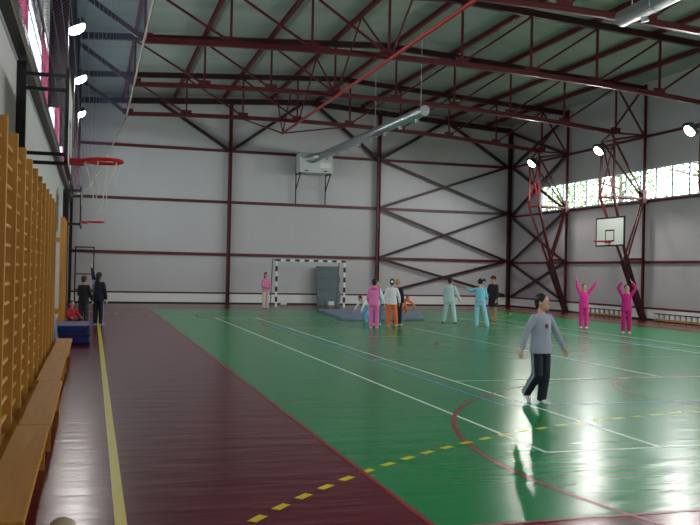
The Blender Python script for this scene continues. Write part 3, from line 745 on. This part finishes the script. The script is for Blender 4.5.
def person(loc, face, H, label, arms=None, legs=None, torso=(0, 0, 1), head_yaw=0, head_tilt=0, top=(255, 255, 255), bottom=(0, 0, 0), sleeve=None,
           shoes=(230, 230, 230), hair=(30, 24, 24), style='short', top_fn=None, top_extra=(), leg_fn=None, leg_extra=(), skin=None, vox=.0085, lift=0, bare_shin=False,
           skirt=False, hood=False, short_sleeve=False, group=None):
    """a figure standing at loc looking along `face`; limbs are given as directions in its own frame (x its right hand, y ahead)"""
    fd = V((face[0], face[1], 0)).normalized(); rz = math.atan2(-fd.x, fd.y)
    skin = skin or m_skin
    arms = arms or {}; legs = legs or {}
    arms = {1: arms.get('R', DOWN), -1: tuple(arms['L']) if 'L' in arms else tuple(mir(v) for v in DOWN)}
    lg = {1: legs.get('R', (N(.03, .02, -1), N(.0, -.03, -1))), -1: legs.get('L', (N(-.03, .02, -1), N(0, -.03, -1)))}
    tz = V(torso).normalized(); tx = V((1, 0, 0)); ty = tz.cross(tx).normalized(); tx = ty.cross(tz).normalized()
    pel = V((0, 0, 0)); hipw = .052*H
    hips = {s: pel+V((s*hipw, 0, -.02*H)) for s in (1, -1)}
    knees = {s: hips[s]+lg[s][0]*.235*H for s in (1, -1)}
    ank = {s: knees[s]+lg[s][1]*.225*H for s in (1, -1)}
    dz = -min(ank[s].z for s in (1, -1))+.042*H + lift
    off = V((0, 0, dz)); pel = pel+off
    for d in (hips, knees, ank):
        for s in d: d[s] = d[s]+off
    nb = pel+tz*.30*H                                    # base of the neck
    sh = {s: pel+tz*.262*H+tx*s*.104*H for s in (1, -1)}
    el = {s: sh[s]+arms[s][0]*.165*H for s in (1, -1)}
    wr = {s: el[s]+arms[s][1]*.145*H for s in (1, -1)}
    hc = nb+tz*.065*H+V((0, .012*H, .035*H))             # head centre
    HR = M.Rotation(head_yaw, 3, 'Z') @ M.Rotation(head_tilt, 3, 'X')
    k = H*.152/.23
    def hp(x, y, z): return hc + HR @ (V((x, y, z))*k)
    t = thing('person', loc, label, 'person', group, rz)
    # body: torso, neck, head, arms, hands, legs, feet as one skin
    bm = NB()
    loft(bm, [(pel-tz*.05*H, .05*H, .045*H), (pel, .083*H, .058*H), (pel+tz*.1*H, .07*H, .05*H), (pel+tz*.2*H, .083*H, .058*H), (pel+tz*.27*H, .092*H, .048*H), (pel+tz*.30*H, .045*H, .036*H)], tx, ty)
    capsule(bm, nb-tz*.02*H, hc-HR @ V((0, .02*k, .06*k)), .033*H, .03*H)
    ellipsoid(bm, hp(0, -.008, .02), (.077*k, .094*k, .098*k), HR); ellipsoid(bm, hp(0, .022, -.045), (.056*k, .062*k, .066*k), HR)
    ellipsoid(bm, hp(0, .094, -.012), (.012*k, .018*k, .02*k), HR, 2); ellipsoid(bm, hp(0, .078, -.088), (.022*k, .018*k, .016*k), HR, 2)
    ellipsoid(bm, hp(0, .078, -.054), (.024*k, .012*k, .011*k), HR, 2)
    for s in (1, -1): ellipsoid(bm, hp(s*.078, -.005, -.005), (.012*k, .02*k, .032*k), HR, 2)
    for s in (1, -1):
        capsule(bm, sh[s]-V((s*.01*H, 0, .005)), el[s], .033*H, .026*H); capsule(bm, el[s], wr[s], .026*H, .017*H)
        d = arms[s][1]; nrm = d.cross(V((0, 1, 0)) if abs(d.y) < .8 else V((0, 0, 1))).normalized(); lat = nrm.cross(d).normalized()
        hk = H/1.45
        for j in (-1, 0, 1): capsule(bm, wr[s]+d*.012*hk+lat*j*.008*hk, wr[s]+d*.062*hk+lat*j*.019*hk, .0135*hk, .0135*hk, 8)
        for j, L in enumerate((.054, .064, .058, .044)):
            b0 = wr[s]+d*.065*hk+lat*(j-1.5)*.0185*hk; d2 = (d+nrm*(-.25*s)+lat*(j-1.5)*.08).normalized(); d3 = (d2+nrm*(-.5*s)).normalized()
            capsule(bm, b0, b0+d2*L*.5*hk, .0085*hk, .008*hk, 8); capsule(bm, b0+d2*L*.5*hk, b0+(d2*.5+d3*.5)*L*hk, .008*hk, .0072*hk, 8)
        b0 = wr[s]+d*.022*hk-lat*.018*hk; d2 = (d*.7-lat*.75).normalized(); capsule(bm, b0, b0+d2*.03*hk, .0105*hk, .009*hk, 8)
        capsule(bm, b0+d2*.03*hk, b0+d2*.03*hk+(d*.9-lat*.2).normalized()*.024*hk, .009*hk, .008*hk, 8)
        capsule(bm, hips[s], knees[s], .048*H, .034*H); capsule(bm, knees[s], ank[s], .036*H, .023*H)
        fw = V((lg[s][1].x*.2+s*.12, 1, 0)); fw = (fw - lg[s][1]*fw.dot(lg[s][1])).normalized()
        capsule(bm, ank[s]-fw*.012*H+lg[s][1]*.012*H, ank[s]+fw*.075*H+lg[s][1]*.022*H, .02*H, .015*H)
    eyes = [hp(s*.031, .087, .012) for s in (1, -1)]; mouth = hp(0, .092, -.054)
    def fbody(c):
        if min((c-e).length for e in eyes) < .0125*k*max(1, vox/.006): return 1
        if abs((HR.transposed() @ (c-mouth)).z) < .008*k and (c-mouth).length < .024*k: return 2
        return 0
    remesh('body', bm, [skin, m_eye, m_lip], t, vox, fbody, 2)
    # hair
    bm = NB(); ellipsoid(bm, hp(0, -.022, .034), (.086*k, .096*k, .098*k), HR)
    if style in ('short', 'band'): ellipsoid(bm, hp(0, -.06, -.02), (.066*k, .05*k, .07*k), HR, 2)
    if style == 'tail':
        capsule(bm, hp(.03, -.1, .06), hp(.13, -.12, .09), .03*k, .035*k); capsule(bm, hp(.13, -.12, .09), hp(.17, -.12, .03), .035*k, .015*k)
    if style == 'bun': ellipsoid(bm, hp(0, -.11, .075), (.05*k, .05*k, .05*k), HR, 2)
    if style == 'long':
        capsule(bm, hp(0, -.06, -.02), hp(0, -.085, -.16), .075*k, .05*k)
    remesh('hair', bm, [cm(hair, .6)], t, .009, None, 3)
    if style == 'band':
        bm = NB(); ellipsoid(bm, hp(0, -.09, .03), (.05*k, .05*k, .045*k), HR, 2); obj('hair_clip', bm, cm((235, 235, 235)), t, local=True, smooth=True)
    if style == 'cap':
        bm = NB(); ellipsoid(bm, hp(0, -.02, .055), (.093*k, .103*k, .088*k), HR, 3); capsule(bm, hp(-.04, .09, .06), hp(.04, .09, .06), .02*k, .02*k); capsule(bm, hp(-.035, .12, .052), hp(.035, .12, .052), .012*k, .012*k)
        remesh('cap', bm, [cm((20, 20, 24))], t, .008)
    # top
    bm = NB(); e = .013*H
    loft(bm, [(pel-tz*.062*H, .102*H+e, .072*H+e), (pel+tz*.0*H, .098*H+e, .068*H+e), (pel+tz*.1*H, .084*H+e, .06*H+e), (pel+tz*.2*H, .086*H+e, .06*H+e), (pel+tz*.265*H, .094*H+e*.7, .05*H+e*.7), (pel+tz*.292*H, .062*H, .043*H), (pel+tz*.303*H, .043*H, .04*H)], tx, ty)
    for s in (1, -1):
        capsule(bm, sh[s]-tx*s*.014*H, el[s], .039*H, .034*H)
        if not short_sleeve: tube(bm, [el[s]-arms[s][1]*.02*H, el[s]+arms[s][1]*.02*H, wr[s]-arms[s][1]*.008*H], [.03*H, .034*H, .026*H], 12)
    if hood: ellipsoid(bm, nb-ty*.05*H+tz*.0, (.075*H, .04*H, .04*H)); 
    ml = [cm(top)]+[cm(c) for c in top_extra]
    def ftop(c):
        if sleeve and not top_fn:
            rel = c-pel
            return 1 if abs(rel.dot(tx)) > .118*H or rel.dot(tz) > .36*H else 0
        return top_fn(c-pel, H) if top_fn else 0
    if sleeve: ml = [cm(top), cm(sleeve)]
    remesh('jacket' if not short_sleeve else 'shirt', bm, ml, t, max(vox, .0085), ftop)
    # bottom
    bm = NB()
    if skirt:
        loft(bm, [(pel+V((0, 0, .03*H)), .086*H, .064*H), (pel-V((0, 0, .05*H)), .108*H, .085*H), (pel-V((0, 0, .20*H)), .118*H, .10*H)], V((1, 0, 0)), V((0, 1, 0)))
        remesh('skirt', bm, [cm(bottom)], t, .0085)
    else:
        loft(bm, [(pel+tz*.035*H, .078*H, .06*H), (pel, .091*H, .068*H), (pel-V((0, 0, .05*H)), .095*H, .07*H), (pel-V((0, 0, .085*H)), .06*H, .06*H)], tx, ty)
        for s in (1, -1):
            capsule(bm, hips[s], knees[s], .056*H, .049*H)
            if not bare_shin: tube(bm, [knees[s]-lg[s][1]*.03*H, knees[s]+lg[s][1]*.03*H, ank[s]+lg[s][1]*.02*H], [.046*H, .049*H, .043*H], 14)
        def fleg(c):
            if not leg_fn: return 0
            for s in (1, -1):
                if c.x*s < .02*H: continue
                hh = hips[s] if c.z > knees[s].z else knees[s]; dd = lg[s][0] if c.z > knees[s].z else lg[s][1]
                rel = c-hh; rel = rel-dd*rel.dot(dd)
                if rel.x*s > .035*H and abs(rel.y) < .012*H: return 1
            return 0
        remesh('trousers', bm, [cm(bottom)]+[cm(c) for c in leg_extra], t, max(vox, .0085), fleg)
    # shoes
    for s in (1, -1):
        fw = V((lg[s][1].x*.2+s*.12, 1, 0)); fw = (fw - lg[s][1]*fw.dot(lg[s][1])).normalized(); dn = lg[s][1]; sd = fw.cross(dn).normalized()
        bm = NB(); a0 = ank[s]
        loft(bm, [(a0-fw*.04*H+dn*.018*H, .02*H, .02*H), (a0-fw*.02*H+dn*.014*H, .027*H, .028*H), (a0+fw*.03*H+dn*.02*H, .03*H, .022*H), (a0+fw*.07*H+dn*.026*H, .032*H, .016*H), (a0+fw*.1*H+dn*.03*H, .02*H, .011*H)], sd, dn)
        capsule(bm, a0-dn*.01*H, a0+dn*.015*H, .029*H, .03*H)
        remesh('shoe', bm, [cm(shoes, .5)], t, .0085)
    return t

CAMDIR = lambda x, y: V((EYE.x-x, EYE.y-y, 0)).normalized()
def facing(x, y, deg):
    """0 looks at the viewer, 90 toward the window wall, 180 away, -90 toward the climbing bars"""
    c = CAMDIR(x, y); a = math.radians(deg); return V((c.x*math.cos(a)-c.y*math.sin(a), c.x*math.sin(a)+c.y*math.cos(a)))
def emblem(c, H):
    if c.y > .03*H and ((c.x/.02/H)**2 + ((c.z-.19*H)/.024/H)**2) < 1: return 1
    return 0
# the walking boy: chest three quarters to the viewer, face turned further to the window side
person((-3.5, -8.0, 0), facing(-3.5, -8.0, 44), 1.40, 'boy in grey long-sleeved top and navy trousers walking across the court',
       arms={'R': (N(.42, -.12, -.9), N(.3, .05, -.9)), 'L': (N(-.5, .05, -.85), N(-.3, .3, -.85))},
       legs={"R": (N(.0, .06, -1), N(0, -.62, -.8)), "L": (N(.06, .08, -1), N(.06, -.1, -1))},
       head_yaw=math.radians(26), top=(160, 162, 178), bottom=(22, 26, 44), shoes=(226, 226, 228), hair=(26, 22, 22), top_fn=emblem, top_extra=((110, 34, 44),),
       leg_fn=True, leg_extra=((150, 156, 170),), vox=.0058)
person((-2.03, 17.75, 0), facing(-2.03, 17.75, 35), 1.5, 'girl in pink shirt and cream trousers standing beside the goal post',
       arms={'R': (N(.2, .15, -1), N(-.5, .7, -.3)), 'L': (N(-.2, .15, -1), N(.5, .7, -.3))}, top=(222, 130, 172), bottom=(214, 200, 184), hair=(70, 48, 42), style='long', short_sleeve=True, shoes=(200, 205, 215))
person((-.46, 8.5, 0), facing(-.46, 8.5, -55), 1.12, 'child in white top and light blue trousers crouching at the edge of the floor mat',
       torso=(0, .8, .5), arms={'R': (N(.3, .55, -.7), N(.1, .5, -.8)), 'L': (N(-.2, .5, -.8), N(0, .4, -.9))},
       legs={'R': (N(.2, .55, -.8), N(0, -.5, -.85)), 'L': (N(-.2, .6, -.8), N(0, -.5, -.85))}, top=(230, 236, 240), bottom=(132, 190, 222), hair=(40, 34, 34), head_tilt=-.4)
def pinktop(c, H): return 1 if c.x > .125*H or (c.x > .1*H and c.z < .16*H) else 0
person((-1.2, 5.75, 0), facing(-1.2, 5.75, 172), 1.42, 'girl in pink hooded tracksuit with white sleeve seen from behind',
       arms={'R': (N(.35, .1, -1), N(.3, .35, -.9)), 'L': (N(-.15, .1, -1), N(.05, .4, -.9))}, top=(240, 122, 186), bottom=(236, 112, 182), top_fn=pinktop, top_extra=((240, 232, 238),), hair=(34, 24, 26), hood=True)
person((-.62, 7.25, 0), facing(-.62, 7.25, 10), 1.36, 'child in turquoise top half hidden behind the pink tracksuit',
       top=(110, 196, 212), bottom=(70, 130, 160), hair=(36, 30, 30), arms={'L': (N(-.1, .3, -1), N(0, .8, -.6))})
person((-.36, 6.6, 0), facing(-.36, 6.6, 178), 1.42, 'child in white top and bright orange trousers seen from behind',
       arms={'R': (N(.3, .05, -1), N(.05, .35, -.9)), 'L': (N(-.3, .05, -1), N(-.05, .35, -.9))}, legs={'R': (N(.1, .02, -1), N(.08, -.03, -1)), 'L': (N(-.06, .02, -1), N(0, -.03, -1))},
       top=(228, 226, 230), bottom=(236, 112, 34), leg_fn=True, leg_extra=((245, 225, 205),), hair=(36, 28, 28), style='band', shoes=(240, 240, 240))
person((.02, 7.15, 0), facing(.02, 7.15, 150), 1.42, 'blond child in dark navy tracksuit behind the orange trousers',
       top=(26, 30, 48), bottom=(24, 28, 46), hair=(176, 142, 90), shoes=(210, 210, 214))
person((1.58, 11.2, .1), facing(1.58, 11.2, 50), 1.15, 'child dressed all in orange bending forward on the grey mat',
       torso=(.1, .9, .3), arms={'R': (N(.3, .7, -.6), N(.1, .5, -.8)), 'L': (N(-.4, .7, -.5), N(-.2, .6, -.7))}, legs={'R': (N(.3, .7, -.5), N(.3, -.5, -.8)), 'L': (N(-.4, .7, -.5), N(-.15, -.5, -.85))},
       top=(240, 120, 60), bottom=(238, 112, 48), hair=(168, 72, 50), shoes=(230, 130, 80))
person((2.18, 8.1, 0), facing(2.18, 8.1, 168), 1.5, 'child in pale grey green tracksuit seen from behind with arms hanging loose',
       arms={'R': (N(.35, .1, -1), N(.4, .25, -1)), 'L': (N(-.12, .05, -1), N(-.02, .12, -1))}, legs={'R': (N(.14, .02, -1), N(.14, -.03, -1)), 'L': (N(-.2, .05, -1), N(-.18, -.05, -1))},
       top=(184, 206, 208), bottom=(192, 214, 216), hair=(28, 24, 26), shoes=(70, 66, 70))
def belt(c, H): return 1 if abs(c.z-.0*H) < .011*H else 0
person((2.36, 6.2, 0), facing(2.36, 6.2, 176), 1.48, 'girl in sky blue tracksuit and ponytail with arms held up before her',
       arms={'R': (N(.12, .3, -.9), N(-.05, .8, -.2)), 'L': (N(-.5, .7, -.25), N(-.55, .6, .35))}, legs={'R': (N(.24, -.02, -1), N(.22, -.12, -1)), 'L': (N(-.06, .05, -1), N(0, -.03, -1))},
       top=(132, 200, 224), bottom=(146, 208, 228), hair=(26, 22, 24), style='tail', top_fn=belt, top_extra=((206, 140, 176),), shoes=(190, 196, 200))
person((4.27, 9.2, 0), facing(4.27, 9.2, -35), 1.56, 'person in black jacket, black skirt and dark cap facing the others',
       arms={'R': (N(.2, .2, -1), N(-.05, .5, -.8)), 'L': (N(-.12, .1, -1), N(0, .3, -1))}, top=(30, 30, 38), bottom=(24, 24, 30), skirt=True, hair=(60, 46, 40), style='cap', skin=m_tan, shoes=(150, 110, 60))
person((5.72, 5.8, 0), facing(5.72, 5.8, 8), 1.38, 'child in bright pink tracksuit with both arms spread high in a V',
       arms={'R': (N(.32, .1, 1), N(.1, .05, 1)), 'L': (N(-.6, .1, 1), N(-.6, .05, 1))}, top=(242, 54, 160), bottom=(240, 52, 156), hair=(36, 24, 28), style='bun', shoes=(236, 226, 232))
def sidestripe(c, H): return 1 if abs(c.x) > .09*H and c.y > -.03*H and c.z < .17*H and c.z > -.03*H and abs(c.y) < .02*H else 0
person((5.85, 3.75, 0), facing(5.85, 3.75, 6), 1.40, 'child in dark magenta tracksuit holding both hands together overhead',
       arms={'R': (N(.42, .15, .9), N(-.55, .1, .85)), 'L': (N(-.42, .15, .9), N(.55, .1, .85))}, top=(196, 24, 124), bottom=(190, 22, 120), hair=(36, 26, 28), leg_fn=True, leg_extra=((226, 170, 206),), shoes=(216, 208, 200))
person((-9.23, 6.5, 0), facing(-9.23, 6.5, 150), 1.36, 'person in black jacket and dark grey trousers standing beside the bars',
       arms={'R': (N(.2, .1, -1), N(.0, .5, -.8)), 'L': (N(-.2, .3, -1), N(0, .8, -.3))}, top=(24, 24, 30), bottom=(52, 54, 68), hair=(64, 48, 40), shoes=(50, 50, 56))
def shoulders(c, H): return 1 if (c.x < -.07*H and c.z > .12*H and c.z < .33*H) else 0
person((-8.84, 6.95, 0), facing(-8.84, 6.95, 150), 1.46, 'person in navy tracksuit with pale blue shoulder reaching one arm up',
       arms={'L': (N(-.2, .1, 1), N(-.25, .1, 1)), 'R': (N(.16, .05, -1), N(.1, .2, -1))}, top=(22, 30, 52), bottom=(26, 36, 58), top_fn=shoulders, top_extra=((150, 178, 202),), leg_fn=True, leg_extra=((140, 160, 190),), hair=(24, 22, 26), style='long', shoes=(206, 210, 216))
person((-9.5, 4.9, 0), facing(-9.5, 4.9, 25), 1.12, 'child in red top sitting on the floor behind the blue mat block',
       legs={'R': (N(.25, .8, .25), N(.05, .5, -.8)), 'L': (N(-.25, .8, .25), N(0, .5, -.8))}, arms={'R': (N(.2, .6, -.8), N(-.1, .9, -.1)), 'L': (N(-.2, .6, -.8), N(.1, .9, -.1))},
       top=(180, 30, 40), bottom=(30, 26, 34), hair=(30, 24, 26), shoes=(60, 50, 56))
